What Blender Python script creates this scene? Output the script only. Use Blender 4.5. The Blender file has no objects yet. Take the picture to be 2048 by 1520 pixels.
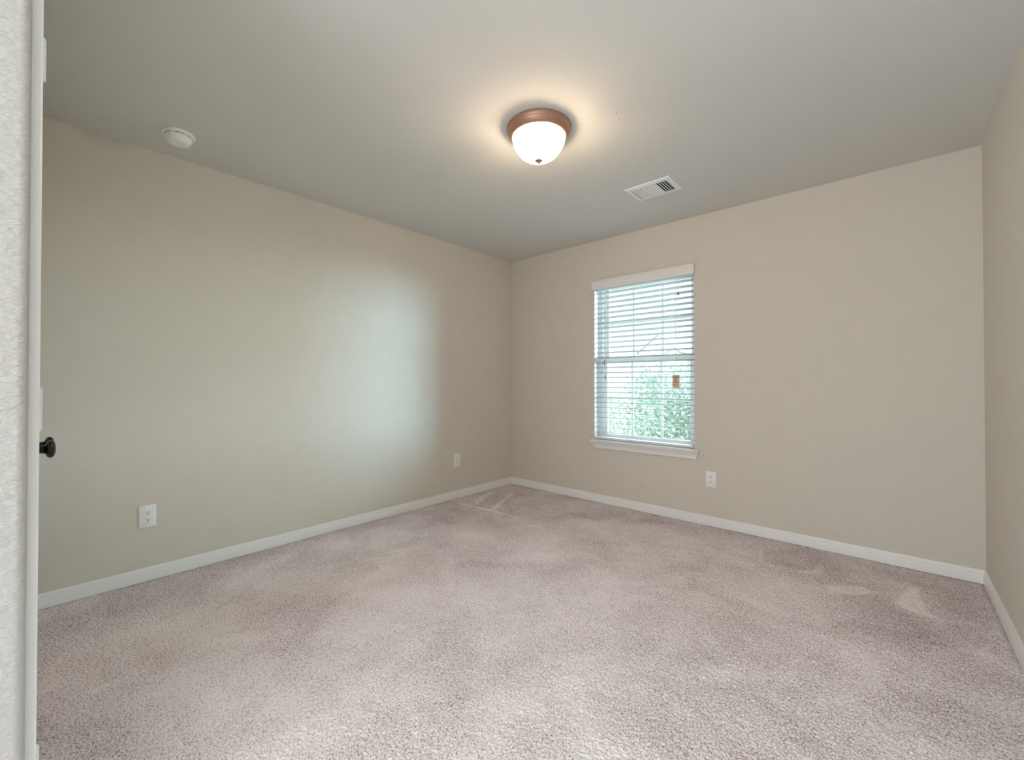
import bpy, bmesh, math, random
import numpy as np
from mathutils import Vector, Matrix

scene = bpy.context.scene
COL = scene.collection

# ------------------------------------------------------------------ camera
CAM = Vector((3.1310, -3.5514, 1.1197))
cd = bpy.data.cameras.new('camera')
cam = bpy.data.objects.new('camera', cd)
COL.objects.link(cam)
cam.location = CAM
cam.rotation_euler = (math.radians(90.0) + 0.0095965, 0.0, 0.7358776)
cd.sensor_fit = 'HORIZONTAL'
cd.sensor_width = 36.0
cd.lens = 859.4 / 2048.0 * 36.0
cd.shift_x = 12.287 / 2048.0
cd.shift_y = -4.877 / 2048.0
cd.clip_start = 0.02
cd.clip_end = 300
scene.camera = cam

# ------------------------------------------------------------------ world, sun, exposure
world = bpy.data.worlds.new('world')
scene.world = world
world.use_nodes = True
wn = world.node_tree.nodes
bgn = wn['Background']
SKY_COL, SKY_STRENGTH = (0.80, 0.93, 1.0), 1.7
bgn.inputs['Color'].default_value = (*SKY_COL, 1)
bgn.inputs['Strength'].default_value = SKY_STRENGTH

def sky_fill(name, az, el, angle, energy, col):
    # soft sun lamp added to boost daylight through the window; az is measured from straight out of the window towards the right
    d = bpy.data.lights.new(name, 'SUN')
    d.energy = energy; d.angle = math.radians(angle); d.color = col
    o = bpy.data.objects.new(name, d)
    COL.objects.link(o)
    a, e = math.radians(az), math.radians(el)
    to_light = Vector((math.sin(a) * math.cos(e), math.cos(a) * math.cos(e), math.sin(e)))
    o.rotation_euler = to_light.to_track_quat('Z', 'Y').to_euler()
sky_fill('sky_fill_right', 52, 3, 30, 20.0, (0.50, 0.80, 1.0))
sky_fill('sky_fill_mid', 24, 3, 30, 8.0, (0.78, 0.93, 1.0))
sky_fill('sky_fill_high', -8, 27, 30, 8.0, (0.62, 0.85, 1.0))
sky_fill('sky_fill_high_right', 35, 25, 30, 5.5, (0.62, 0.85, 1.0))

sd = bpy.data.lights.new('sun', 'SUN')
sun = bpy.data.objects.new('sun', sd)
COL.objects.link(sun)
sd.energy = 6.0
sd.angle = 0.02
sd.color = (1.0, 0.96, 0.9)
sun.rotation_euler = (math.radians(42), 0, math.radians(-25))   # shines away from the window wall, onto the garden

# the window as a sampling portal for the sky's light
pd = bpy.data.lights.new('window_portal', 'AREA')
pd.shape = 'RECTANGLE'; pd.size = 0.90; pd.size_y = 1.47
pd.cycles.is_portal = True
portal = bpy.data.objects.new('window_portal', pd)
COL.objects.link(portal)
portal.location = (1.4925, 0.215, 1.315)
portal.rotation_euler = (math.radians(-90), 0, 0)

# added fill lamp for assumed daylight, at the solid hall wall behind the camera
hd = bpy.data.lights.new('hall_rear_fill', 'AREA')
hd.shape = 'RECTANGLE'; hd.size = 1.30; hd.size_y = 1.50
hd.energy = 33.0
hd.color = (0.95, 0.93, 1.0)
hrear = bpy.data.objects.new('hall_rear_fill', hd)
COL.objects.link(hrear)
hrear.location = (2.72, -5.36, 0.95)
hrear.rotation_euler = (math.radians(90), 0, 0)

sdl = bpy.data.lights.new('hall_side_fill', 'AREA')  # unseen fill lamp added at the hall's left wall, where no opening exists
sdl.shape = 'RECTANGLE'; sdl.size = 1.6; sdl.size_y = 0.9
sdl.energy = 30.0
sdl.color = (0.62, 0.93, 1.0)
hsd = bpy.data.objects.new('hall_side_fill', sdl)
COL.objects.link(hsd)
hsd.location = (1.95, -4.2, 1.2)
hsd.rotation_euler = (0, math.radians(-90), 0)

HALL_W, HALL_COL = 5.0, (1.0, 0.93, 0.90)
BULB_E = 550.0

vs = scene.view_settings
vs.view_transform = 'Standard'
vs.look = 'None'
vs.exposure = 0.17
vs.gamma = 1.0
vs.use_curve_mapping = False
scene.cycles.max_bounces = 16
scene.cycles.diffuse_bounces = 10
scene.cycles.transparent_max_bounces = 24
scene.cycles.sample_clamp_indirect = 6.0
scene.cycles.caustics_reflective = False
scene.cycles.caustics_refractive = False

# ------------------------------------------------------------------ materials
def mat(name, col, rough=0.6, metal=0.0, spec=0.4):
    m = bpy.data.materials.new(name)
    m.use_nodes = True
    b = m.node_tree.nodes['Principled BSDF']
    b.inputs['Base Color'].default_value = (*col, 1)
    b.inputs['Roughness'].default_value = rough
    b.inputs['Metallic'].default_value = metal
    b.inputs['Specular IOR Level'].default_value = spec
    return m

def add_bump(m, scale, dist, strength=0.5, detail=3.0, stretch=(1, 1, 1), rough=0.55):
    nt = m.node_tree
    b = nt.nodes['Principled BSDF']
    tc = nt.nodes.new('ShaderNodeTexCoord')
    mp = nt.nodes.new('ShaderNodeMapping')
    mp.inputs['Scale'].default_value = stretch
    n = nt.nodes.new('ShaderNodeTexNoise')
    n.inputs['Scale'].default_value = scale
    n.inputs['Detail'].default_value = detail
    n.inputs['Roughness'].default_value = rough
    bp = nt.nodes.new('ShaderNodeBump')
    bp.inputs['Strength'].default_value = strength
    bp.inputs['Distance'].default_value = dist
    nt.links.new(tc.outputs['Object'], mp.inputs['Vector'])
    nt.links.new(mp.outputs['Vector'], n.inputs['Vector'])
    nt.links.new(n.outputs['Fac'], bp.inputs['Height'])
    nt.links.new(bp.outputs['Normal'], b.inputs['Normal'])
    return n, mp

def add_mottle(m, c1, c2, scale, detail=4.0, lo=0.35, hi=0.65):
    nt = m.node_tree
    b = nt.nodes['Principled BSDF']
    tc = nt.nodes.new('ShaderNodeTexCoord')
    n = nt.nodes.new('ShaderNodeTexNoise')
    n.inputs['Scale'].default_value = scale
    n.inputs['Detail'].default_value = detail
    r = nt.nodes.new('ShaderNodeValToRGB')
    r.color_ramp.elements[0].position = lo
    r.color_ramp.elements[0].color = (*c1, 1)
    r.color_ramp.elements[1].position = hi
    r.color_ramp.elements[1].color = (*c2, 1)
    nt.links.new(tc.outputs['Object'], n.inputs['Vector'])
    nt.links.new(n.outputs['Fac'], r.inputs['Fac'])
    nt.links.new(r.outputs['Color'], b.inputs['Base Color'])
    return r

PAINT = (0.66, 0.62, 0.56)
M_wall = mat('wall_paint', PAINT, 0.75, spec=0.25)
add_mottle(M_wall, tuple(c * 0.992 for c in PAINT), tuple(c * 1.008 for c in PAINT), 9.0)
add_bump(M_wall, 95.0, 0.004, 0.22, 3.0)
M_ceil = mat('ceiling_paint', (0.655, 0.65, 0.625), 0.85, spec=0.15)
add_bump(M_ceil, 110.0, 0.003, 0.22, 3.0)
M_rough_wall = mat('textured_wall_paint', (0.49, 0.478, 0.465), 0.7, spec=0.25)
add_bump(M_rough_wall, 75.0, 0.009, 0.7, 4.0, (1, 0.7, 2.4))
M_trim = mat('white_trim_paint', (0.82, 0.82, 0.815), 0.38)
M_door = mat('white_door_paint', (0.78, 0.77, 0.75), 0.4)
M_plastic = mat('white_plastic', (0.85, 0.85, 0.85), 0.35)
M_det = mat('detector_plastic', (0.88, 0.875, 0.865), 0.4)
M_vinyl = mat('window_vinyl', (0.78, 0.79, 0.79), 0.35)
M_blind = mat('blind_white', (0.80, 0.79, 0.78), 0.4)
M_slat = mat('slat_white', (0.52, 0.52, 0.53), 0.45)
M_cord = mat('cord_white', (0.75, 0.75, 0.73), 0.8)
M_dark = mat('dark_gap', (0.015, 0.015, 0.017), 0.7)
M_tassel = mat('tassel_grey', (0.22, 0.24, 0.25), 0.4)
M_bronze = mat('oil_rubbed_bronze', (0.42, 0.25, 0.18), 0.42, 0.6)
M_knob = mat('black_bronze', (0.012, 0.010, 0.011), 0.22, 0.3)
M_vent = mat('vent_white_enamel', (0.80, 0.81, 0.82), 0.4)
M_louver = mat('vent_louver_enamel', (0.66, 0.66, 0.67), 0.45)
M_tag = mat('tag_tan_card', (0.72, 0.52, 0.41), 0.6)
M_tagink = mat('tag_brown_ink', (0.14, 0.07, 0.04), 0.6)
M_tagpink = mat('tag_pink_ink', (0.52, 0.30, 0.27), 0.6)
M_hook = mat('hook_white', (0.62, 0.58, 0.52), 0.4)

# carpet: heathered twist yarns
M_carpet = mat('carpet_pile', (0.5, 0.42, 0.39), 0.95, spec=0.05)
def carpet_nodes():
    nt = M_carpet.node_tree
    b = nt.nodes['Principled BSDF']
    tc = nt.nodes.new('ShaderNodeTexCoord')
    v = nt.nodes.new('ShaderNodeTexNoise')
    v.inputs['Scale'].default_value = 165.0
    v.inputs['Detail'].default_value = 2.0
    v.inputs['Roughness'].default_value = 0.65
    r = nt.nodes.new('ShaderNodeValToRGB')
    e = r.color_ramp.elements
    e[0].position, e[0].color = 0.33, (0.37, 0.27, 0.27, 1)
    e[1].position, e[1].color = 0.70, (0.91, 0.84, 0.85, 1)
    a = e.new(0.415); a.color = (0.62, 0.535, 0.54, 1)
    a = e.new(0.50); a.color = (0.82, 0.745, 0.75, 1)
    # broad drifts where the pile stands open and shows more of its dark heather yarns
    n = nt.nodes.new('ShaderNodeTexNoise')
    n.inputs['Scale'].default_value = 2.8
    n.inputs['Detail'].default_value = 6.0
    n.inputs['Roughness'].default_value = 0.6
    n.inputs['Distortion'].default_value = 0.5
    lay = nt.nodes.new('ShaderNodeAttribute')
    lay.attribute_name = 'lay'
    L = nt.links.new
    def m(op, a, b_):
        k = nt.nodes.new('ShaderNodeMath'); k.operation = op
        for i, q in enumerate((a, b_)):
            if isinstance(q, (int, float)):
                k.inputs[i].default_value = q
            else:
                L(q, k.inputs[i])
        return k.outputs[0]
    L(tc.outputs['Object'], v.inputs['Vector'])
    L(tc.outputs['Object'], n.inputs['Vector'])
    drift = m('MULTIPLY', m('SUBTRACT', n.outputs['Fac'], 0.5), 1.0)
    bias = m('ADD', m('MULTIPLY', drift, 0.26), m('MULTIPLY', lay.outputs['Fac'], 0.022))
    L(m('ADD', v.outputs['Fac'], bias), r.inputs['Fac'])
    g = m('ADD', 1.0, m('ADD', m('MULTIPLY', lay.outputs['Fac'], 0.055), m('MULTIPLY', drift, 0.30)))
    mx = nt.nodes.new('ShaderNodeVectorMath'); mx.operation = 'SCALE'
    L(r.outputs['Color'], mx.inputs[0])
    L(g, mx.inputs['Scale'])
    L(mx.outputs[0], b.inputs['Base Color'])
carpet_nodes()

def glass_mat(name, tint, gloss):
    m = bpy.data.materials.new(name)
    m.use_nodes = True
    nt = m.node_tree
    nt.nodes.clear()
    o = nt.nodes.new('ShaderNodeOutputMaterial')
    t = nt.nodes.new('ShaderNodeBsdfTransparent')
    t.inputs['Color'].default_value = (*tint, 1)
    g = nt.nodes.new('ShaderNodeBsdfGlossy')
    g.inputs['Roughness'].default_value = 0.03
    mx = nt.nodes.new('ShaderNodeMixShader')
    f = nt.nodes.new('ShaderNodeFresnel')
    f.inputs['IOR'].default_value = gloss
    nt.links.new(f.outputs[0], mx.inputs[0])
    nt.links.new(t.outputs[0], mx.inputs[1])
    nt.links.new(g.outputs[0], mx.inputs[2])
    nt.links.new(mx.outputs[0], o.inputs['Surface'])
    return m
M_glass = glass_mat('window_glass', (0.95, 0.99, 0.97), 1.35)

def lamp_glass():
    m = bpy.data.materials.new('ribbed_frosted_glass')
    m.use_nodes = True
    nt = m.node_tree
    nt.nodes.clear()
    o = nt.nodes.new('ShaderNodeOutputMaterial')
    t = nt.nodes.new('ShaderNodeBsdfTransparent')
    t.inputs['Color'].default_value = (0.97, 0.95, 0.92, 1)
    tr = nt.nodes.new('ShaderNodeBsdfTranslucent')
    tr.inputs['Color'].default_value = (0.95, 0.93, 0.90, 1)
    g = nt.nodes.new('ShaderNodeBsdfGlossy')
    g.inputs['Roughness'].default_value = 0.12
    m1 = nt.nodes.new('ShaderNodeMixShader'); m1.inputs[0].default_value = 0.75
    m2 = nt.nodes.new('ShaderNodeMixShader'); m2.inputs[0].default_value = 0.08
    L = nt.links.new
    L(t.outputs[0], m1.inputs[1]); L(tr.outputs[0], m1.inputs[2])
    L(m1.outputs[0], m2.inputs[1]); L(g.outputs[0], m2.inputs[2])
    L(m2.outputs[0], o.inputs['Surface'])
    return m
M_lampglass = lamp_glass()

def emit(name, col, s):
    m = bpy.data.materials.new(name)
    m.use_nodes = True
    b = m.node_tree.nodes['Principled BSDF']
    b.inputs['Base Color'].default_value = (0.9, 0.9, 0.9, 1)
    b.inputs['Emission Color'].default_value = (*col, 1)
    b.inputs['Emission Strength'].default_value = s
    return m
M_bulb = emit('lit_bulb', (1.0, 0.77, 0.54), BULB_E)
M_hallfill = emit('hall_fill_diffuser', HALL_COL, 6.0)

# outdoors
M_lawn = mat('lawn', (0.40, 0.44, 0.34), 0.9)
add_mottle(M_lawn, (0.34, 0.40, 0.27), (0.46, 0.50, 0.40), 3.0)
M_leafs = [mat('leaf_green', (0.34, 0.42, 0.36), 0.5), mat('leaf_pale_green', (0.42, 0.49, 0.42), 0.5),
           mat('leaf_blue_green', (0.32, 0.41, 0.38), 0.5)]
M_bark = mat('bark', (0.20, 0.16, 0.13), 0.9)
M_siding = mat('house_siding', (0.80, 0.79, 0.76), 0.7)
M_roof = mat('roof_shingle', (0.82, 0.82, 0.82), 0.85)
add_mottle(M_roof, (0.78, 0.78, 0.78), (0.86, 0.86, 0.86), 6.0)
M_fascia = mat('house_fascia', (0.32, 0.32, 0.33), 0.7)
M_pane = mat('house_window_pane', (0.25, 0.30, 0.35), 0.15)

# ------------------------------------------------------------------ mesh helpers
def link(name, me, m, parent=None):
    o = bpy.data.objects.new(name, me)
    COL.objects.link(o)
    for x in (m if isinstance(m, (list, tuple)) else [m]):
        me.materials.append(x)
    if parent is not None:
        o.parent = parent
    return o

def build(name, bm, m, parent=None, smooth=False, angle=None):
    me = bpy.data.meshes.new(name)
    bmesh.ops.recalc_face_normals(bm, faces=bm.faces)
    if smooth:
        lim = math.radians(angle if angle else 40)
        for f in bm.faces:
            f.smooth = True
        for e in bm.edges:
            if len(e.link_faces) == 2 and e.calc_face_angle(0) > lim:
                e.smooth = False
    bm.to_mesh(me)
    bm.free()
    return link(name, me, m, parent)

def thing(name, label, cat, loc=(0, 0, 0), rotz=0.0, group=None):
    o = bpy.data.objects.new(name, None)
    COL.objects.link(o)
    o.location = loc
    o.rotation_euler = (0, 0, rotz)
    o.empty_display_size = 0.05
    tag(o, label, cat, group)
    return o

def tag(o, label, cat, group=None):
    o['label'] = label
    o['category'] = cat
    if group:
        o['group'] = group
    return o

def struct(o, label=None, cat=None):
    o['kind'] = 'structure'
    if label:
        o['label'] = label
        o['category'] = cat
    return o

def box(bm, a, b, bev=0.0, seg=1, mi=0):
    x0, y0, z0 = a
    x1, y1, z1 = b
    r = bmesh.ops.create_cube(bm, size=1.0)
    vsx = r['verts']
    for v in vsx:
        v.co = Vector(((x0 + x1) / 2 + v.co.x * (x1 - x0), (y0 + y1) / 2 + v.co.y * (y1 - y0), (z0 + z1) / 2 + v.co.z * (z1 - z0)))
    fs = set(f for v in vsx for f in v.link_faces)
    if bev > 0:
        es = list(set(e for v in vsx for e in v.link_edges))
        rr = bmesh.ops.bevel(bm, geom=es, offset=bev, segments=seg, affect='EDGES', profile=0.5)
        fs = set(f for v in rr['verts'] for f in v.link_faces) | set(f for f in fs if f.is_valid)
    for f in fs:
        if f.is_valid:
            f.material_index = mi
    return vsx

def quad(bm, pts, mi=0):
    f = bm.faces.new([bm.verts.new(p) for p in pts])
    f.material_index = mi
    return f

def lathe(bm, prof, c=(0, 0, 0), axis='Z', n=48, mi=0, ribs=0, ribamp=0.0, ribrange=(0, 999)):
    """prof: list of (radius, height); revolved about the axis through c"""
    rings = []
    for i, (r, h) in enumerate(prof):
        ring = []
        if r < 1e-6:
            p = (0, 0, h)
            ring = [p]
        else:
            for k in range(n):
                a = 2 * math.pi * k / n
                rr = r
                if ribs and ribrange[0] <= i <= ribrange[1]:
                    rr = r * (1 + ribamp * math.cos(ribs * a))
                ring.append((rr * math.cos(a), rr * math.sin(a), h))
        out = []
        for (x, y, z) in ring:
            if axis == 'Z':
                q = (x, y, z)
            elif axis == 'Y':
                q = (x, z, y)
            else:
                q = (z, x, y)
            out.append(bm.verts.new((q[0] + c[0], q[1] + c[1], q[2] + c[2])))
        rings.append(out)
    for a, b in zip(rings[:-1], rings[1:]):
        if len(a) == 1 and len(b) == 1:
            continue
        for k in range(n):
            k2 = (k + 1) % n
            if len(a) == 1:
                f = bm.faces.new([a[0], b[k2], b[k]])
            elif len(b) == 1:
                f = bm.faces.new([a[k], a[k2], b[0]])
            else:
                f = bm.faces.new([a[k], a[k2], b[k2], b[k]])
            f.material_index = mi

def tube(bm, pts, r, n=8, mi=0):
    pts = [Vector(p) for p in pts]
    rings = []
    up = Vector((0, 0, 1))
    for i, p in enumerate(pts):
        d = (pts[min(i + 1, len(pts) - 1)] - pts[max(i - 1, 0)]).normalized()
        s = d.cross(up)
        if s.length < 1e-3:
            s = d.cross(Vector((1, 0, 0)))
        s.normalize()
        t = s.cross(d)
        rr = r[i] if isinstance(r, (list, tuple)) else r
        rings.append([bm.verts.new(p + rr * (math.cos(2 * math.pi * k / n) * s + math.sin(2 * math.pi * k / n) * t)) for k in range(n)])
    for a, b in zip(rings[:-1], rings[1:]):
        for k in range(n):
            bm.faces.new([a[k], a[(k + 1) % n], b[(k + 1) % n], b[k]]).material_index = mi
    bm.faces.new(rings[0][::-1]).material_index = mi
    bm.faces.new(rings[-1]).material_index = mi

def prism(bm, prof, place, t0, t1, mi=0):
    """closed profile of (u, v) swept from t0 to t1; place(u, v, t) gives the point; t0/t1 may be functions of (u, v)"""
    f0 = t0 if callable(t0) else (lambda u, v: t0)
    f1 = t1 if callable(t1) else (lambda u, v: t1)
    A = [bm.verts.new(place(u, v, f0(u, v))) for u, v in prof]
    B = [bm.verts.new(place(u, v, f1(u, v))) for u, v in prof]
    n = len(prof)
    for k in range(n):
        bm.faces.new([A[k], A[(k + 1) % n], B[(k + 1) % n], B[k]]).material_index = mi
    bm.faces.new(A[::-1]).material_index = mi
    bm.faces.new(B).material_index = mi

# ------------------------------------------------------------------ room shell
H = 2.44                 # ceiling height
W = 3.499                # back wall length
RA = 0.0058              # right wall is a touch out of square
T = 0.15                 # wall thickness
YF = -3.5552             # room face of the closet wall
XC = 1.90                # outside corner of the closet wall
YB = -5.40               # end of the entry hall behind the camera
def rx(y):               # x of the right wall face at y
    return W + math.tan(RA) * (-y)

# window opening in the back wall
WX0, WX1, WZ0, WZ1 = 1.040, 1.945, 0.568, 2.058

def wall_back():
    bm = bmesh.new()
    xs = [-T, WX0, WX1, W + T]
    zs = [-0.02, WZ0, WZ1, H + 0.02]
    for y in (0.0, T + 0.05):
        g = [[bm.verts.new((x, y, z)) for x in xs] for z in zs]
        for j in range(3):
            for i in range(3):
                if i == 1 and j == 1:
                    continue
                bm.faces.new([g[j][i], g[j][i + 1], g[j + 1][i + 1], g[j + 1][i]])
        if y == 0.0:
            g0 = g
    loop = [(1, 1), (1, 2), (2, 2), (2, 1)]
    for k in range(4):
        a, b = loop[k], loop[(k + 1) % 4]
        f = bm.faces.new([g0[a[0]][a[1]], g0[b[0]][b[1]], g[b[0]][b[1]], g[a[0]][a[1]]])
        f.material_index = 1          # white painted reveal
    ol = [(0, 0), (0, 3), (3, 3), (3, 0)]
    rim = [(0, i) for i in range(4)] + [(j, 3) for j in range(1, 4)] + [(3, i) for i in (2, 1, 0)] + [(j, 0) for j in (2, 1)]
    for k in range(len(rim)):
        a, b = rim[k], rim[(k + 1) % len(rim)]
        bm.faces.new([g0[a[0]][a[1]], g0[b[0]][b[1]], g[b[0]][b[1]], g[a[0]][a[1]]])
    return struct(build('wall_back', bm, [M_wall, M_trim]))
wall_back()

bm = bmesh.new()
box(bm, (-T, YF - 0.6, -0.02), (0.0, 0.0, H + 0.02))
struct(build('wall_left', bm, M_wall))

bm = bmesh.new()
prism(bm, [(W, 0.0), (W + T, 0.0), (rx(YB) + T, YB), (rx(YB), YB)], lambda u, v, t: (u, v, t), -0.02, H + 0.02)
struct(build('wall_right', bm, M_wall))

bm = bmesh.new()
box(bm, (-T, YB - T, H), (W + 2 * T, T + 0.05, H + 0.15))
struct(build('ceiling', bm, M_ceil))

# ------------------------------------------------------------------ floor: carpet with a real, lumpy pile
SCUFFS = [
    [(3.120, -0.587), (3.201, -0.296), (3.246, -0.614), (3.276, -0.676), (3.169, -0.665)],
    [(2.839, -0.600), (2.982, -0.495), (3.059, -0.537), (2.970, -0.646), (2.861, -0.717)],
    [(2.456, -0.234), (2.528, -0.483), (2.475, -0.531)],
    [(2.790, -0.266), (2.813, -0.449), (2.720, -0.533), (2.712, -0.470), (2.769, -0.399)],
    [(3.428, -0.779), (3.387, -0.943), (3.377, -0.939), (3.413, -0.792)],
    [(0.183, -0.743), (0.062, -0.432), (0.097, -0.373), (0.285, -0.764), (0.304, -0.833)],
    [(0.505, -0.876), (0.262, -0.329), (0.296, -0.299), (0.547, -0.857)],
    [(0.131, -0.891), (0.494, -0.846), (0.841, -0.849), (0.857, -0.869), (0.513, -0.878), (0.156, -0.913)],
]
BRUSHED = [(0.590, -3.75), (0.590, -3.547), (0.414, -3.245), (0.328, -2.883), (0.118, -2.314), (0.141, -1.715), (0.511, -1.562), (0.539, -1.274),
           (0.817, -1.285), (0.966, -0.936), (1.304, -0.447), (1.786, -0.303), (2.195, -0.348), (2.589, -0.388), (2.819, -0.642),
           (2.958, -0.819), (3.030, -0.971), (3.058, -1.147), (3.182, -1.199), (3.238, -1.463), (3.333, -1.636), (3.50, -2.2), (3.56, -3.75)]
def carpet():
    rng = np.random.default_rng(7)
    x0, x1, y0, y1, s = 0.0, 3.56, -3.75, 0.0, 0.0032
    nx = int((x1 - x0) / s); ny = int((y1 - y0) / s)
    px = 1250; py = 1250
    fx = np.fft.fftfreq(px, s)[None, :]; fy = np.fft.rfftfreq(py, s)[:, None]
    def band(lo, hi):
        w = rng.standard_normal((px, py))
        F = np.fft.rfft2(w.T.copy().T)
        f = np.sqrt(np.fft.fftfreq(px, s)[:, None] ** 2 + np.fft.rfftfreq(py, s)[None, :] ** 2)
        F *= np.exp(-(f / hi) ** 2) * (1 - np.exp(-(f / lo) ** 2))
        r = np.fft.irfft2(F, s=(px, py))
        return r / r.std()
    h = 0.0014 * band(55, 140) + 0.0007 * band(14, 50) + 0.0009 * band(2, 8)
    h = h[:nx + 1, :ny + 1]
    jx = 0.0007 * rng.standard_normal(h.shape); jy = 0.0007 * rng.standard_normal(h.shape)
    X, Y = np.meshgrid(np.linspace(x0, x1, nx + 1), np.linspace(y0, y1, ny + 1), indexing='ij')
    # vacuum lay: brushed middle against the unbrushed rim, and a few pale scuffs by the walls
    def inside(poly):
        c = np.zeros(X.shape, bool)
        for k in range(len(poly)):
            (xa, ya), (xb, yb) = poly[k], poly[(k + 1) % len(poly)]
            if ya == yb:
                continue
            c ^= ((ya > Y) != (yb > Y)) & (X < (xb - xa) * (Y - ya) / (yb - ya) + xa)
        return c.astype(float)
    def soften(f, r):
        F = np.zeros((px, py)); F[:nx + 1, :ny + 1] = f
        q2 = np.fft.fftfreq(px, s)[:, None] ** 2 + np.fft.rfftfreq(py, s)[None, :] ** 2
        return np.fft.irfft2(np.fft.rfft2(F) * np.exp(-2 * (np.pi * r) ** 2 * q2), s=(px, py))[:nx + 1, :ny + 1]
    lay = 1.5 * soften(inside(BRUSHED), 0.055) - 1.0
    for poly in SCUFFS:
        lay = np.maximum(lay, 2.3 * soften(inside(poly), 0.009) - 1.0)
    lay = np.where(Y < -3.3, 0.4, lay) * 0.6 + lay * 0.4
    # the pile rolls down a little where it meets the baseboards
    edge = np.minimum.reduce([X, -Y, np.abs(W + 0.0058 * (-Y) - X)])
    h = h - 0.004 * np.exp(-((edge - 0.012) / 0.010) ** 2)
    co = np.stack([X + jx, Y + jy, h], -1).reshape(-1, 3).astype(np.float32)
    idx = np.arange((nx + 1) * (ny + 1)).reshape(nx + 1, ny + 1)
    q = np.stack([idx[:-1, :-1], idx[1:, :-1], idx[1:, 1:], idx[:-1, 1:]], -1).reshape(-1, 4).astype(np.int32)
    # sub-floor and hall part as a plain slab around it
    nv = len(co)
    sl = np.array([(-T, y0, 0), (W + 2 * T, y0, 0), (W + 2 * T, YB - T, 0), (-T, YB - T, 0),
                   (-T, T, -0.02), (W + 2 * T, T, -0.02), (W + 2 * T, YB - T, -0.02), (-T, YB - T, -0.02)], np.float32)
    co = np.concatenate([co, sl])
    q = np.concatenate([q, np.array([[0, 3, 2, 1], [4, 7, 6, 5][::-1]], np.int32) + nv])
    me = bpy.data.meshes.new('floor')
    me.vertices.add(len(co)); me.vertices.foreach_set('co', co.ravel())
    me.loops.add(q.size); me.loops.foreach_set('vertex_index', q.ravel())
    me.polygons.add(len(q))
    me.polygons.foreach_set('loop_start', np.arange(0, q.size, 4, dtype=np.int32))
    me.polygons.foreach_set('loop_total', np.full(len(q), 4, np.int32))
    me.update(calc_edges=True)
    at = me.attributes.new('lay', 'FLOAT', 'POINT')
    at.data.foreach_set('value', np.concatenate([lay.reshape(-1), np.zeros(8)]).astype(np.float32))
    me.validate()
    return struct(link('floor', me, M_carpet))
carpet()

# ------------------------------------------------------------------ closet wall beside the camera
DX0, DX1, DZ = 0.520, 1.790, 2.050      # double closet door opening
def closet_wall():
    bm = bmesh.new()
    D = 0.115
    box(bm, (0.0, YF - D, -0.02), (DX0 - 0.02, YF, H + 0.02))
    box(bm, (DX0 - 0.02, YF - D, DZ + 0.02), (DX1 + 0.02, YF, H + 0.02))
    # stub with a rounded outside corner
    r = 0.016
    prof = [(DX1 + 0.02, YF), ]
    for k in range(7):
        a = math.pi / 2 * (1 - k / 6)
        prof.append((XC - r + r * math.cos(a), YF - r + r * math.sin(a)))
    prof += [(XC, YF - D), (DX1 + 0.02, YF - D)]
    prism(bm, prof, lambda u, v, t: (u, v, t), -0.02, H + 0.02)
    return struct(build('wall_front', bm, M_rough_wall, smooth=True, angle=30))
closet_wall()
bm = bmesh.new()
box(bm, (XC - 0.115, YB, -0.02), (XC, YF - 0.115, H + 0.02))
struct(build('wall_hall', bm, M_rough_wall))
bm = bmesh.new()
box(bm, (XC - 0.115, YB - T, -0.02), (rx(YB) + T, YB, H + 0.02))
struct(build('wall_rear', bm, M_wall))
bm = bmesh.new()
box(bm, (-T, YF - 0.75, -0.02), (XC - 0.115, YF - 0.6, H + 0.02))
struct(build('wall_closet', bm, M_wall))

# casing round the closet doors
bm = bmesh.new()
CW, CT = 0.058, 0.0155
cprof = [(0, 0), (0, 0.011), (0.006, 0.0135), (0.030, 0.0145), (0.045, CT), (CW - 0.003, CT), (CW, CT - 0.003), (CW, 0)]
prism(bm, cprof, lambda u, v, t: (DX1 + 0.006 + u, YF + v, t), 0.0, lambda u, v: DZ + 0.006 + u)
prism(bm, cprof, lambda u, v, t: (DX0 - 0.006 - u, YF + v, t), 0.0, lambda u, v: DZ + 0.006 + u)
prism(bm, cprof, lambda u, v, t: (t, YF + v, DZ + 0.006 + u), lambda u, v: DX0 - 0.006 - u, lambda u, v: DX1 + 0.006 + u)
box(bm, (DX1, YF - 0.115, 0.0), (DX1 + 0.02, YF, DZ))            # jambs
box(bm, (DX0 - 0.02, YF - 0.115, 0.0), (DX0, YF, DZ))
box(bm, (DX0 - 0.02, YF - 0.115, DZ), (DX1 + 0.02, YF, DZ + 0.02))
struct(build('trim_1', bm, M_trim, smooth=True, angle=30), 'white casing around the double closet doors at the left edge', 'trim')

def knob(parent, x, z):
    bm = bmesh.new()
    y = YF - 0.003
    prof = [(0, 0), (0.032, 0), (0.033, 0.0025), (0.0325, 0.005), (0.030, 0.0075), (0.024, 0.009), (0.016, 0.0105), (0.0125, 0.013),
            (0.0115, 0.018), (0.0115, 0.029), (0.0125, 0.033)]
    for i in range(1, 22):          # flattened round grip
        t = math.pi * (0.10 + 0.90 * i / 21)
        prof.append((0.0272 * math.sin(t) ** 0.72 if i < 21 else 0.0, 0.0475 - 0.0118 * math.cos(t)))
    lathe(bm, prof, (x, y, z), 'Y', 56)
    k = build('door_knob', bm, M_knob, parent, smooth=True, angle=50)
    k['label'] = 'round black door knob with rosette'

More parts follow.
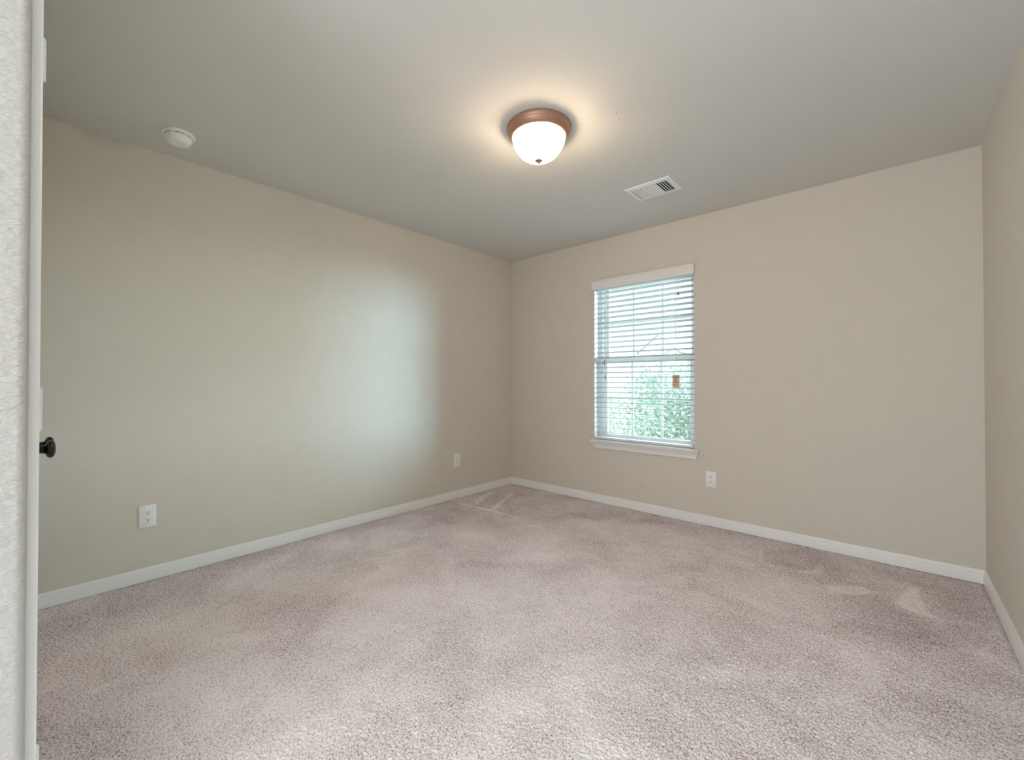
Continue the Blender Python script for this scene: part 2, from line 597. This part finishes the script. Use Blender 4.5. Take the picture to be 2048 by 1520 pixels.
def leaf(name, x0, x1, hx, kx, label):
    bm = bmesh.new()
    y1 = YF - 0.003
    box(bm, (x0 + 0.002, y1 - 0.035, 0.014), (x1 - 0.002, y1, DZ - 0.003), 0.0015)
    # two raised panels
    for (za, zb) in ((0.24, 0.92), (1.06, DZ - 0.17)):
        box(bm, (x0 + 0.11, y1 - 0.002, za), (x1 - 0.11, y1 + 0.002, zb), 0.0018)
    d = struct(build(name, bm, M_door), label, 'door')
    s = 1 if hx > (x0 + x1) / 2 else -1
    for z in (0.310, 1.060, 1.803):
        bm = bmesh.new()
        yb = YF + 0.0135
        n = 5
        L = 0.089
        for i in range(n):        # knuckles, with hairline gaps between them
            a = z - L / 2 + L * i / n
            lathe(bm, [(0, a + 0.0004), (0.0066, a + 0.0004), (0.0070, a + 0.0012), (0.0070, a + L / n - 0.0012), (0.0066, a + L / n - 0.0004), (0, a + L / n - 0.0004)],
                  (hx, yb, 0), 'Z', 18)
        lathe(bm, [(0.0, z - L / 2), (0.0052, z - L / 2), (0.0052, z + L / 2), (0, z + L / 2)], (hx, yb, 0), 'Z', 14)
        lathe(bm, [(0, z + L / 2), (0.0052, z + L / 2), (0.0058, z + L / 2 + 0.003), (0.003, z + L / 2 + 0.005), (0, z + L / 2 + 0.0052)], (hx, yb, 0), 'Z', 14)
        box(bm, (hx - 0.004, YF - 0.001, z - L / 2), (hx + 0.004, yb, z + L / 2))
        h = build('hinge', bm, M_trim, d, smooth=True, angle=40)
    knob(d, kx, 0.914)
    return d
XM = (DX0 + DX1) / 2
leaf('door_1', XM, DX1, DX1 + 0.001, XM + 0.060, 'white closet door leaf nearest the camera at the left edge')
leaf('door_2', DX0, XM, DX0 - 0.001, XM - 0.060, 'white closet door leaf beyond the nearer one at the left edge')

# ------------------------------------------------------------------ baseboards
BH = 0.0743
bprof = [(0, 0), (0.0130, 0), (0.0130, 0.050), (0.0118, 0.0535), (0.0095, 0.0555), (0.0095, 0.0605), (0.0082, 0.0660), (0.0058, 0.0715), (0.0045, BH), (0, BH)]
bm = bmesh.new()
prism(bm, bprof, lambda u, v, t: (u, t, v), lambda u, v: -u, YF)
struct(build('baseboard_left', bm, M_trim, smooth=True, angle=25))
bm = bmesh.new()
prism(bm, bprof, lambda u, v, t: (t, -u, v), lambda u, v: u, lambda u, v: W - u)
struct(build('baseboard_back', bm, M_trim, smooth=True, angle=25))
bm = bmesh.new()
prism(bm, bprof, lambda u, v, t: (rx(t) - u, t, v), lambda u, v: -u, YB)
struct(build('baseboard_right', bm, M_trim, smooth=True, angle=25))
bm = bmesh.new()
prism(bm, bprof, lambda u, v, t: (t, YF + u, v), lambda u, v: u, DX0 - 0.066)
struct(build('baseboard_front', bm, M_trim, smooth=True, angle=25))

# ------------------------------------------------------------------ window
def window():
    root = bpy.data.objects.new('window_1', None)
    COL.objects.link(root)
    root.location = (1.4925, 0.13, WZ0)
    struct(root, 'white single hung window with grids in the back wall', 'window')
    off = Vector((-1.4925, -0.13, -WZ0))
    def part(name, bm, m, parent=root, **k):
        bmesh.ops.translate(bm, verts=bm.verts, vec=off)
        o = build(name, bm, m, parent, **k)
        return o
    X0, X1, Z0, Z1 = WX0, WX1, WZ0 + 0.015, WZ1
    yA, yB = 0.095, 0.185
    # outer frame
    bm = bmesh.new()
    fw = 0.036
    box(bm, (X0, yA, Z0), (X0 + fw, yB, Z1), 0.002)
    box(bm, (X1 - fw, yA, Z0), (X1, yB, Z1), 0.002)
    box(bm, (X0 + fw, yA, Z1 - fw), (X1 - fw, yB, Z1), 0.002)
    box(bm, (X0 + fw, yA, Z0), (X1 - fw, yB, Z0 + 0.016), 0.002)
    part('window_frame', bm, M_vinyl)
    def sash(name, y0, y1, z0, z1, bot, top):
        sw = 0.038
        a, b = X0 + fw - 0.002, X1 - fw + 0.002
        bm = bmesh.new()
        box(bm, (a, y0, z0), (a + sw, y1, z1), 0.003)
        box(bm, (b - sw, y0, z0), (b, y1, z1), 0.003)
        box(bm, (a + sw, y0, z0), (b - sw, y1, z0 + bot), 0.003)
        box(bm, (a + sw, y0, z1 - top), (b - sw, y1, z1), 0.003)
        s = part(name, bm, M_vinyl)
        ym = (y0 + y1) / 2
        bm = bmesh.new()
        for xm in (1.357, 1.628):
            box(bm, (xm - 0.010, ym - 0.005, z0 + bot - 0.002), (xm + 0.010, ym + 0.005, z1 - top + 0.002), 0.002)
        zm = (z0 + bot + z1 - top) / 2
        box(bm, (a + sw - 0.002, ym - 0.0045, zm - 0.010), (b - sw + 0.002, ym + 0.0045, zm + 0.010), 0.002)
        part('grid_bars', bm, M_vinyl, s)
        bm = bmesh.new()
        box(bm, (a + sw - 0.004, ym + 0.006, z0 + bot - 0.004), (b - sw + 0.004, ym + 0.009, z1 - top + 0.004))
        part('glass_pane', bm, M_glass, s)
    sash('upper_sash', 0.146, 0.172, 1.300, Z1 - fw + 0.002, 0.045, 0.034)
    sash('lower_sash', 0.112, 0.142, Z0 + 0.012, 1.352, 0.034, 0.048)
    # stool and crown shaped apron
    bm = bmesh.new()
    prism(bm, [(0.095, 0.568), (0.095, 0.583), (-0.044, 0.583), (-0.048, 0.580), (-0.0485, 0.573), (-0.045, 0.568)],
          lambda u, v, t: (t, u, v),
          lambda u, v: 1.0405 if u > 0 else 1.018, lambda u, v: 1.9445 if u > 0 else 1.987)
    k = bmesh.ops.translate
    ap = [(0.0, 0.568), (-0.044, 0.568), (-0.043, 0.563), (-0.036, 0.556), (-0.030, 0.546), (-0.024, 0.533), (-0.0215, 0.527),
          (-0.0215, 0.522), (-0.0195, 0.508), (-0.017, 0.505), (0.0, 0.505)]
    prism(bm, ap, lambda u, v, t: (t, u, v), lambda u, v: 1.042 - (-u - 0.0195) * 0.85 if u < -0.018 else 1.042,
          lambda u, v: 1.964 + (-u - 0.0195) * 0.85 if u < -0.018 else 1.964)
    part('window_sill', bm, M_trim, smooth=True, angle=30)
window()

# ------------------------------------------------------------------ blind
def blind():
    root = thing('window_blind', 'white horizontal slat blind with slats open, hung in the back wall window', 'blind', (1.4925, 0.0, 1.98))
    off = Vector((-1.4925, 0.0, -1.98))
    def part(name, bm, m, parent=root, **k):
        bmesh.ops.translate(bm, verts=bm.verts, vec=off)
        return build(name, bm, m, parent, **k)
    # valance with returns
    bm = bmesh.new()
    vp = [(-0.018, 1.980), (-0.030, 1.980), (-0.030, 2.036), (-0.034, 2.041), (-0.034, 2.049), (-0.030, 2.054), (-0.028, 2.063), (-0.018, 2.063)]
    prism(bm, vp, lambda u, v, t: (t, u, v), 1.027, 1.951)
    for x in (1.027, 1.941):
        box(bm, (x, -0.019, 1.980), (x + 0.010, -0.0005, 2.063))
    part('valance', bm, M_blind, smooth=True, angle=30)
    bm = bmesh.new()
    box(bm, (1.046, 0.004, 1.972), (1.939, 0.058, 2.052), 0.002)
    part('headrail', bm, M_blind)
    # slats
    bm = bmesh.new()
    sl, d = 0.17, 0.050
    yc = 0.0335
    z = 1.9445
    zs = []
    while z > 0.625:
        zs.append(z)
        z -= 0.0463
    for z in zs:
        n = 4
        top, bot = [], []
        for i in range(n + 1):
            q = -0.5 + i / n
            cr = 0.0018 * (1 - 4 * q * q)
            top.append((yc + q * d, z - q * d * sl + cr + 0.0014))
            bot.append((yc + q * d, z - q * d * sl + cr - 0.0014))
        prism(bm, top + bot[::-1], lambda u, v, t: (t, u, v), 1.048, 1.937)
    part('slats', bm, M_slat)
    bm = bmesh.new()
    box(bm, (1.048, yc - 0.026, 0.590), (1.937, yc + 0.026, 0.606), 0.003, 2)
    part('bottom_rail', bm, M_blind)
    # ladder cords, front and back, on three lines
    for x in (1.155, 1.4925, 1.797):
        bm = bmesh.new()
        for dy in (-0.0275, 0.0275):
            box(bm, (x - 0.0012, yc + dy - 0.0006, 0.60), (x + 0.0012, yc + dy + 0.0006, 1.975))
        for z in zs:
            box(bm, (x - 0.0008, yc - 0.0275, z - 0.0042), (x + 0.0008, yc + 0.0275, z - 0.0034))
        part('ladder_cord', bm, M_cord)
    # tilt cords with tassels on the left, lift cord on the right
    def cord(name, x, z0, z1, tass):
        bm = bmesh.new()
        tube(bm, [(x, -0.006, z1), (x, -0.006, z0)], 0.0011, 6)
        c = part(name, bm, M_cord)
        if tass:
            bm = bmesh.new()
            lathe(bm, [(0, 0.006), (0.003, 0.005), (0.0035, 0.0), (0.0065, -0.022), (0.0068, -0.034), (0.004, -0.038), (0, -0.038)], (x, -0.006, z0), 'Z', 14)
            t = part('tassel', bm, M_tassel, c, smooth=True)
            t['label'] = 'small grey cord tassel'
    cord('tilt_cord', 1.146, 1.315, 1.975, True)
    cord('tilt_cord', 1.157, 1.182, 1.975, True)
    cord('lift_cord', 1.800, 1.172, 1.975, False)
    cord('stop_cord', 1.822, 1.850, 1.975, False)
    bm = bmesh.new()
    lathe(bm, [(0, 0.010), (0.006, 0.008), (0.0085, -0.006), (0.008, -0.018), (0, -0.019)], (1.822, -0.006, 1.846), 'Z', 16)
    c = part('cord_stop', bm, M_tassel, smooth=True)
    c['label'] = 'small grey cord stop'
    return root
blind()

# warning tag on the lift cord
t = thing('warning_tag', 'small tan card tag with a dark bar hanging in front of the blind slats', 'tag', (1.800, -0.0085, 1.172))
bm = bmesh.new()
box(bm, (-0.027, -0.0006, -0.106), (0.031, 0.0006, 0.004))
o = build('card', bm, M_tag, t)
bm = bmesh.new()
box(bm, (-0.0265, -0.0010, -0.019), (0.0305, -0.0004, -0.011))
lathe(bm, [(0, 0), (0.0055, 0), (0.0055, 0.0005), (0, 0.0005)], (-0.002, -0.0011, -0.031), 'Y', 18)
box(bm, (-0.0035, -0.0011, -0.042), (-0.0005, -0.0004, -0.0345))
o = build('printed_bar', bm, M_tagink, t)
bm = bmesh.new()
box(bm, (-0.015, -0.0010, -0.064), (0.020, -0.0004, -0.044))
box(bm, (-0.022, -0.0010, -0.082), (0.018, -0.0004, -0.072))
o = build('printed_text_block', bm, M_tagpink, t)

# ------------------------------------------------------------------ outlets
def outlet_parts(root):
    # local frame: x along the wall, y out of the wall, z up
    w, h = 0.0385, 0.0620
    bm = bmesh.new()
    box(bm, (-w, -0.0010, -h), (w, 0.0056, h), 0.0030, 2)
    build('cover_plate', bm, M_plastic, root, smooth=True, angle=45)
    for s in (1, -1):
        bm = bmesh.new()
        zc = s * 0.0195
        prof = []
        for k in range(40):
            a = 2 * math.pi * k / 40
            x, z = 0.0172 * math.cos(a), 0.0172 * math.sin(a)
            prof.append((x, max(-0.0142, min(0.0142, z)) + zc))
        prism(bm, prof, lambda u, v, t: (u, t, v), 0.0030, 0.0072)
        r = build('receptacle', bm, M_plastic, root, smooth=True, angle=40)
        bm = bmesh.new()
        box(bm, (-0.0076, 0.0068, zc + 0.0005), (-0.0052, 0.0074, zc + 0.0090))
        box(bm, (0.0052, 0.0068, zc + 0.0015), (0.0076, 0.0074, zc + 0.0080))
        lathe(bm, [(0, 0.0068), (0.0030, 0.0068), (0.0030, 0.0074), (0, 0.0074)], (0, 0, zc - 0.0062), 'Y', 16)
        sl = build('slot', bm, M_dark, r)
    bm = bmesh.new()
    lathe(bm, [(0, 0.004), (0.0034, 0.004), (0.0034, 0.0062), (0.002, 0.0068), (0, 0.0069)], (0, 0, 0), 'Y', 18)
    build('screw', bm, M_plastic, root, smooth=True)

def dup(root, loc, rotz, label):
    r = root.copy(); COL.objects.link(r)
    r.location = loc; r.rotation_euler = (0, 0, rotz); r['label'] = label
    for ch in list(root.children):
        c = ch.copy(); COL.objects.link(c); c.parent = r
        for g in list(ch.children):
            e = g.copy(); COL.objects.link(e); e.parent = c
    return r
GO = 'duplex outlets low on the walls'
op = thing('wall_outlet', 'white duplex outlet on the left wall nearest the camera', 'outlet', (0.0, -3.1065, 0.361), math.radians(-90), GO)
outlet_parts(op)
dup(op, (0.0, -0.795, 0.361), math.radians(-90), 'white duplex outlet on the left wall near the far corner')
dup(op, (2.067, 0.0, 0.361), math.radians(180), 'white duplex outlet on the back wall below and right of the window')

# ------------------------------------------------------------------ ceiling light
LX, LY = 1.7625, -1.7845
def ceiling_light():
    root = thing('ceiling_light', 'lit flush mount ceiling light with bronze pan and ribbed glass dome', 'ceiling light', (LX, LY, H))
    bm = bmesh.new()
    lathe(bm, [(0, 0), (0.166, 0), (0.1685, -0.003), (0.1685, -0.008), (0.164, -0.012), (0.161, -0.017), (0.160, -0.024), (0.156, -0.032), (0.150, -0.038),
               (0.1475, -0.041), (0.1475, -0.046), (0.142, -0.050), (0.1375, -0.050), (0.1375, -0.044), (0.13, -0.030), (0, -0.026)], (0, 0, 0), 'Z', 72)
    p = build('bronze_pan', bm, M_bronze, root, smooth=True, angle=35)
    bm = bmesh.new()
    prof = []
    R, D, z0 = 0.1360, 0.1260, -0.044
    for i in range(17):
        a = (math.pi / 2) * i / 16
        rr = R * math.cos(a) ** 0.86 if i < 16 else 0.0
        prof.append((max(rr, 0.0), z0 - D * math.sin(a) ** 1.12))
    prof[-1] = (0.0, z0 - D)
    lathe(bm, prof, (0, 0, 0), 'Z', 240, ribs=48, ribamp=0.011, ribrange=(0, 13))
    build('glass_dome', bm, M_lampglass, root, smooth=True, angle=60)
    bm = bmesh.new()
    zb = z0 - D
    lathe(bm, [(0, zb + 0.006), (0.017, zb + 0.0055), (0.0205, zb + 0.001), (0.016, zb - 0.003), (0.006, zb - 0.0055), (0.004, zb - 0.008), (0.0065, zb - 0.011), (0.0065, zb - 0.014), (0.0035, zb - 0.0165), (0, zb - 0.017)], (0, 0, 0), 'Z', 28)
    build('finial', bm, M_bronze, root, smooth=True, angle=50)
    for s in (1, -1):
        bm = bmesh.new()
        c = (s * 0.050, s * 0.012, 0)
        lathe(bm, [(0, -0.026), (0.014, -0.027), (0.014, -0.048), (0, -0.048)], c, 'Z', 18)
        k = build('socket', bm, M_plastic, root, smooth=True)
        bm = bmesh.new()
        zc = -0.104
        lathe(bm, [(0.012, -0.047)] + [(0.028 * math.sin(math.pi * (0.13 + 0.87 * i / 12)), zc + 0.034 * math.cos(math.pi * (0.13 + 0.87 * i / 12))) for i in range(12)] + [(0, zc - 0.034)], c, 'Z', 20)
        build('bulb', bm, M_bulb, root, smooth=True, angle=70)
ceiling_light()

# unseen hall lamp, added as fill light from behind the camera
hl = thing('hall_fill_light', 'unseen round white flush ceiling light added for fill in the entry hall behind the camera', 'ceiling light', (2.70, -4.15, H))
bm = bmesh.new()
lathe(bm, [(0, 0), (0.17, 0), (0.17, -0.03), (0.16, -0.034), (0.15, -0.034), (0.15, -0.02), (0, -0.02)], (0, 0, 0), 'Z', 40)
build('lamp_rim', bm, M_plastic, hl, smooth=True)
bm = bmesh.new()
lathe(bm, [(0.15, -0.030), (0.13, -0.045), (0.09, -0.055), (0.04, -0.060), (0, -0.061)], (0, 0, 0), 'Z', 40)
build('diffuser', bm, M_hallfill, hl, smooth=True, angle=60)
ld = bpy.data.lights.new('hall_fill_lamp', 'AREA')
ld.shape = 'DISK'; ld.size = 0.34; ld.energy = HALL_W; ld.color = HALL_COL
lo = bpy.data.objects.new('hall_fill_lamp', ld); COL.objects.link(lo)
lo.parent = hl; lo.location = (0, 0, -0.068)

# ------------------------------------------------------------------ smoke detector
sdv = thing('smoke_detector', 'round white smoke detector on the ceiling near the left wall', 'smoke detector', (0.303, -3.033, H))
bm = bmesh.new()
lathe(bm, [(0, 0), (0.0730, 0), (0.0740, -0.004), (0.0725, -0.010), (0.066, -0.0125), (0.057, -0.0125), (0.057, -0.008), (0, -0.008)], (0, 0, 0), 'Z', 56)
build('mounting_ring', bm, M_det, sdv, smooth=True, angle=40)
bm = bmesh.new()
lathe(bm, [(0, -0.008), (0.0545, -0.008), (0.0545, -0.0165), (0, -0.0165)], (0, 0, 0), 'Z', 48)
g = build('sensor_slot', bm, M_dark, sdv, smooth=True, angle=40)
g['label'] = 'dark slot ring between ring and cover'
bm = bmesh.new()
lathe(bm, [(0, -0.0155), (0.0585, -0.0155), (0.0595, -0.020), (0.0575, -0.030), (0.053, -0.040), (0.047, -0.0470), (0.042, -0.0500), (0.026, -0.0515), (0.024, -0.0500), (0.008, -0.0500), (0.007, -0.0515), (0, -0.0517)], (0, 0, 0), 'Z', 56)
build('cover', bm, M_det, sdv, smooth=True, angle=40)
for k in range(6):          # little bridges across the slot
    a = math.radians(60 * k + 205)
    bm = bmesh.new()
    x, y = 0.055 * math.cos(a), 0.055 * math.sin(a)
    box(bm, (x - 0.004, y - 0.004, -0.0165), (x + 0.004, y + 0.004, -0.010))
    build('slot_bridge', bm, M_det, sdv)

# ------------------------------------------------------------------ ceiling vent
vx0, vx1, vy0, vy1 = 1.758, 2.067, -0.820, -0.573
vr = thing('ceiling_vent', 'white rectangular air vent with three louver sections set in the ceiling near the window', 'air vent', ((vx0 + vx1) / 2, (vy0 + vy1) / 2, H))
def vent():
    hx, hy = (vx1 - vx0) / 2, (vy1 - vy0) / 2
    ix, iy = hx - 0.036, hy - 0.036
    bm = bmesh.new()
    prof = [(0, 0), (0.0, -0.0025), (0.004, -0.0058), (0.030, -0.0085), (0.036, -0.0085), (0.036, -0.002), (0.034, 0)]
    def side(place, L):
        prism(bm, prof, place, lambda u, v: -L + u, lambda u, v: L - u)
    side(lambda u, v, t: (t, -hy + u, v), hx)
    side(lambda u, v, t: (t, hy - u, v), hx)
    side(lambda u, v, t: (-hx + u, t, v), hy)
    side(lambda u, v, t: (hx - u, t, v), hy)
    sx = ix * 2 / 3
    for x in (-ix + sx, ix - sx):
        box(bm, (x - 0.004, -iy, -0.0085), (x + 0.004, iy, -0.002))
    build('frame', bm, M_vent, vr)
    bm = bmesh.new()
    box(bm, (-ix - 0.001, -iy - 0.001, -0.0012), (ix + 0.001, iy + 0.001, -0.0002))
    b = build('duct_black_plate', bm, M_dark, vr)  # flat plate coloured black for the darkness inside the duct
    b['label'] = 'black plate standing in for the dark duct'
    # end sections: blades along y; the two ends lean opposite ways
    for s in (-1, 1):
        xa = -ix if s < 0 else ix - sx + 0.004
        xb = -ix + sx - 0.004 if s < 0 else ix
        n = 5
        for i in range(n):
            bm = bmesh.new()
            x = xa + 0.003 + (xb - xa - 0.006) * i / (n - 1)
            lean = 0.0034 * s
            prism(bm, [(x - lean - 0.0032, -0.0012), (x - lean + 0.0032, -0.0012), (x + lean + 0.0032, -0.0085), (x + lean - 0.0032, -0.0085)],
                  lambda u, v, t: (u, t, v), -iy, iy)
            build('blade', bm, M_vent if s < 0 else M_vent, vr)
    # middle section: fine blades along x
    xa, xb = -ix + sx + 0.004, ix - sx - 0.004
    n = 14
    for i in range(n):
        bm = bmesh.new()
        y = -iy + 2 * iy * (i + 0.5) / n
        prism(bm, [(y - 0.0040, -0.0012), (y - 0.0024, -0.0012), (y + 0.0036, -0.0085), (y + 0.0020, -0.0085)],
              lambda u, v, t: (t, u, v), xa, xb)
        build('fine_blade', bm, M_vent, vr)
    for x in (-hx + 0.018, hx - 0.018):
        bm = bmesh.new()
        lathe(bm, [(0, -0.006), (0.004, -0.006), (0.004, -0.0086), (0.002, -0.0098), (0, -0.0098)], (x, 0, 0), 'Z', 16)
        build('screw', bm, M_louver, vr, smooth=True)
vent()

# ------------------------------------------------------------------ ceiling hook
bm = bmesh.new()
pts = [(0, 0, 0.0), (0, 0, -0.014)]
for k in range(9):
    a = math.pi * k / 8
    pts.append((0.0065 * (1 - math.cos(a)) * 0.75 - 0.0, 0.0065 * (1 - math.cos(a)) * 0.66, -0.030 - 0.008 * math.sin(a)))
pts.append((0.0098, 0.0086, -0.022))
tube(bm, pts, 0.0017, 10)
lathe(bm, [(0, 0), (0.0055, 0), (0.005, -0.0022), (0.002, -0.003), (0, -0.003)], (0, 0, 0), 'Z', 18)
hk = build('ceiling_hook', bm, M_hook, smooth=True)
hk.location = (2.121, -1.634, H)
tag(hk, 'tiny off-white screw hook in the ceiling between the light and the vent', 'hook')

# ------------------------------------------------------------------ outdoors, seen through the blind
GZ = -2.9
bm = bmesh.new()
quad(bm, [(-60, 0.4, GZ), (40, 0.4, GZ), (40, 90, GZ), (-60, 90, GZ)])
o = build('lawn', bm, M_lawn)
struct(o, 'green lawn outside the window', 'lawn')

def tree(name, x, y, h, r, seed, m, label, n=12000, leafs=0.052):
    rng = np.random.default_rng(seed)
    root = thing(name, label, 'tree', (x, y, GZ), 0, 'trees outside the window')
    cz = h - r * 0.95
    bm = bmesh.new()
    tube(bm, [(0, 0, -0.05), (0.04, 0.02, cz * 0.5), (0.0, 0.05, cz + r * 0.3)], [0.13, 0.10, 0.04], 10)
    rn = random.Random(seed)
    for k in range(7):
        a = k * 0.9 + rn.random()
        z0 = cz * (0.55 + 0.06 * k)
        tube(bm, [(0.03, 0.03, z0), (0.5 * r * math.cos(a), 0.5 * r * math.sin(a), z0 + 0.35 * r), (0.85 * r * math.cos(a), 0.85 * r * math.sin(a), z0 + 0.55 * r)], [0.045, 0.03, 0.012], 6)
    build('trunk', bm, M_bark, root, smooth=True)
    # leaves gathered in clumps
    nc = 46
    cdir = rng.standard_normal((nc, 3)); cdir /= np.linalg.norm(cdir, axis=1)[:, None]
    cen = cdir * (rng.random((nc, 1)) ** 0.4) * r * np.array([1, 1, 0.9]) + np.array([0, 0, cz])
    which = rng.integers(0, nc, n)
    p = cen[which] + rng.standard_normal((n, 3)) * r * 0.17
    nrm = rng.standard_normal((n, 3)); nrm /= np.linalg.norm(nrm, axis=1)[:, None]
    ta = np.cross(nrm, rng.standard_normal((n, 3))); ta /= np.linalg.norm(ta, axis=1)[:, None]
    tb = np.cross(nrm, ta)
    s = leafs * (0.7 + 0.6 * rng.random((n, 1)))
    q = np.stack([p - ta * s, p - tb * s * 0.5 + nrm * s * 0.12, p + ta * s, p + tb * s * 0.5 + nrm * s * 0.12], 1).reshape(-1, 3)
    me = bpy.data.meshes.new('crown')
    me.from_pydata(q.tolist(), [], np.arange(4 * n).reshape(-1, 4).tolist())
    link('crown', me, m, root)
TREES = [
    ('leafy_tree', 0.15, 5.6, 4.25, 1.40, 11, 0, 'green leafy tree closest to the glass, right of the lower sash'),
    ('leafy_tree', -3.75, 6.6, 4.40, 1.40, 12, 1, 'pale green tree seen at the left of the lower sash'),
    ('leafy_tree', -2.05, 9.9, 4.55, 1.65, 13, 2, 'blue-green tree seen between and behind the two nearest trees'),
    ('leafy_tree', -6.2, 10.3, 4.5, 1.70, 14, 0, 'taller green tree far behind the left end of the lower sash'),
]
for a in TREES:
    tree(a[0], a[1], a[2], a[3], a[4], a[5], M_leafs[a[6]], a[7])

def house():
    hx, hy = -8.0, 24.0
    root = thing('neighbor_house', 'pale two gabled house beyond the trees, seen through the upper sash', 'house', (hx, hy, GZ))
    bm = bmesh.new()
    box(bm, (-8.0, 0.0, 0), (8.5, 9.0, 5.4))
    build('wall', bm, M_siding, root)
    bm = bmesh.new()        # main hipped roof
    v = [(-8.4, -0.3, 5.4), (8.9, -0.3, 5.4), (8.9, 9.3, 5.4), (-8.4, 9.3, 5.4), (-4.0, 4.5, 6.9), (4.5, 4.5, 6.9)]
    vv = [bm.verts.new(p) for p in v]
    for f in ((0, 1, 5, 4), (1, 2, 5), (2, 3, 4, 5), (3, 0, 4), (3, 2, 1, 0)):
        bm.faces.new([vv[i] for i in f])
    build('roof', bm, M_roof, root)
    for (gx, w, z0, zp, y0) in ((0.0, 1.45, 5.88, 7.04, -0.9), (1.02, 0.60, 5.60, 6.05, -1.5)):
        bm = bmesh.new()
        prism(bm, [(gx - w * 0.9, 0), (gx + w * 0.9, 0), (gx + w * 0.9, z0 + 0.02), (gx, zp - 0.08), (gx - w * 0.9, z0 + 0.02)], lambda u, q, t: (u, t, q), y0, y0 + 1.4)
        build('gable_wall', bm, M_siding, root)
        bm = bmesh.new()
        for s in (1, -1):
            prism(bm, [(gx, zp), (gx, zp - 0.075), (gx + s * w, z0 - 0.075), (gx + s * w, z0)], lambda u, q, t: (u, t, q), y0 - 0.08, y0 + 3.5)
        build('gable_roof', bm, M_fascia, root)
house()
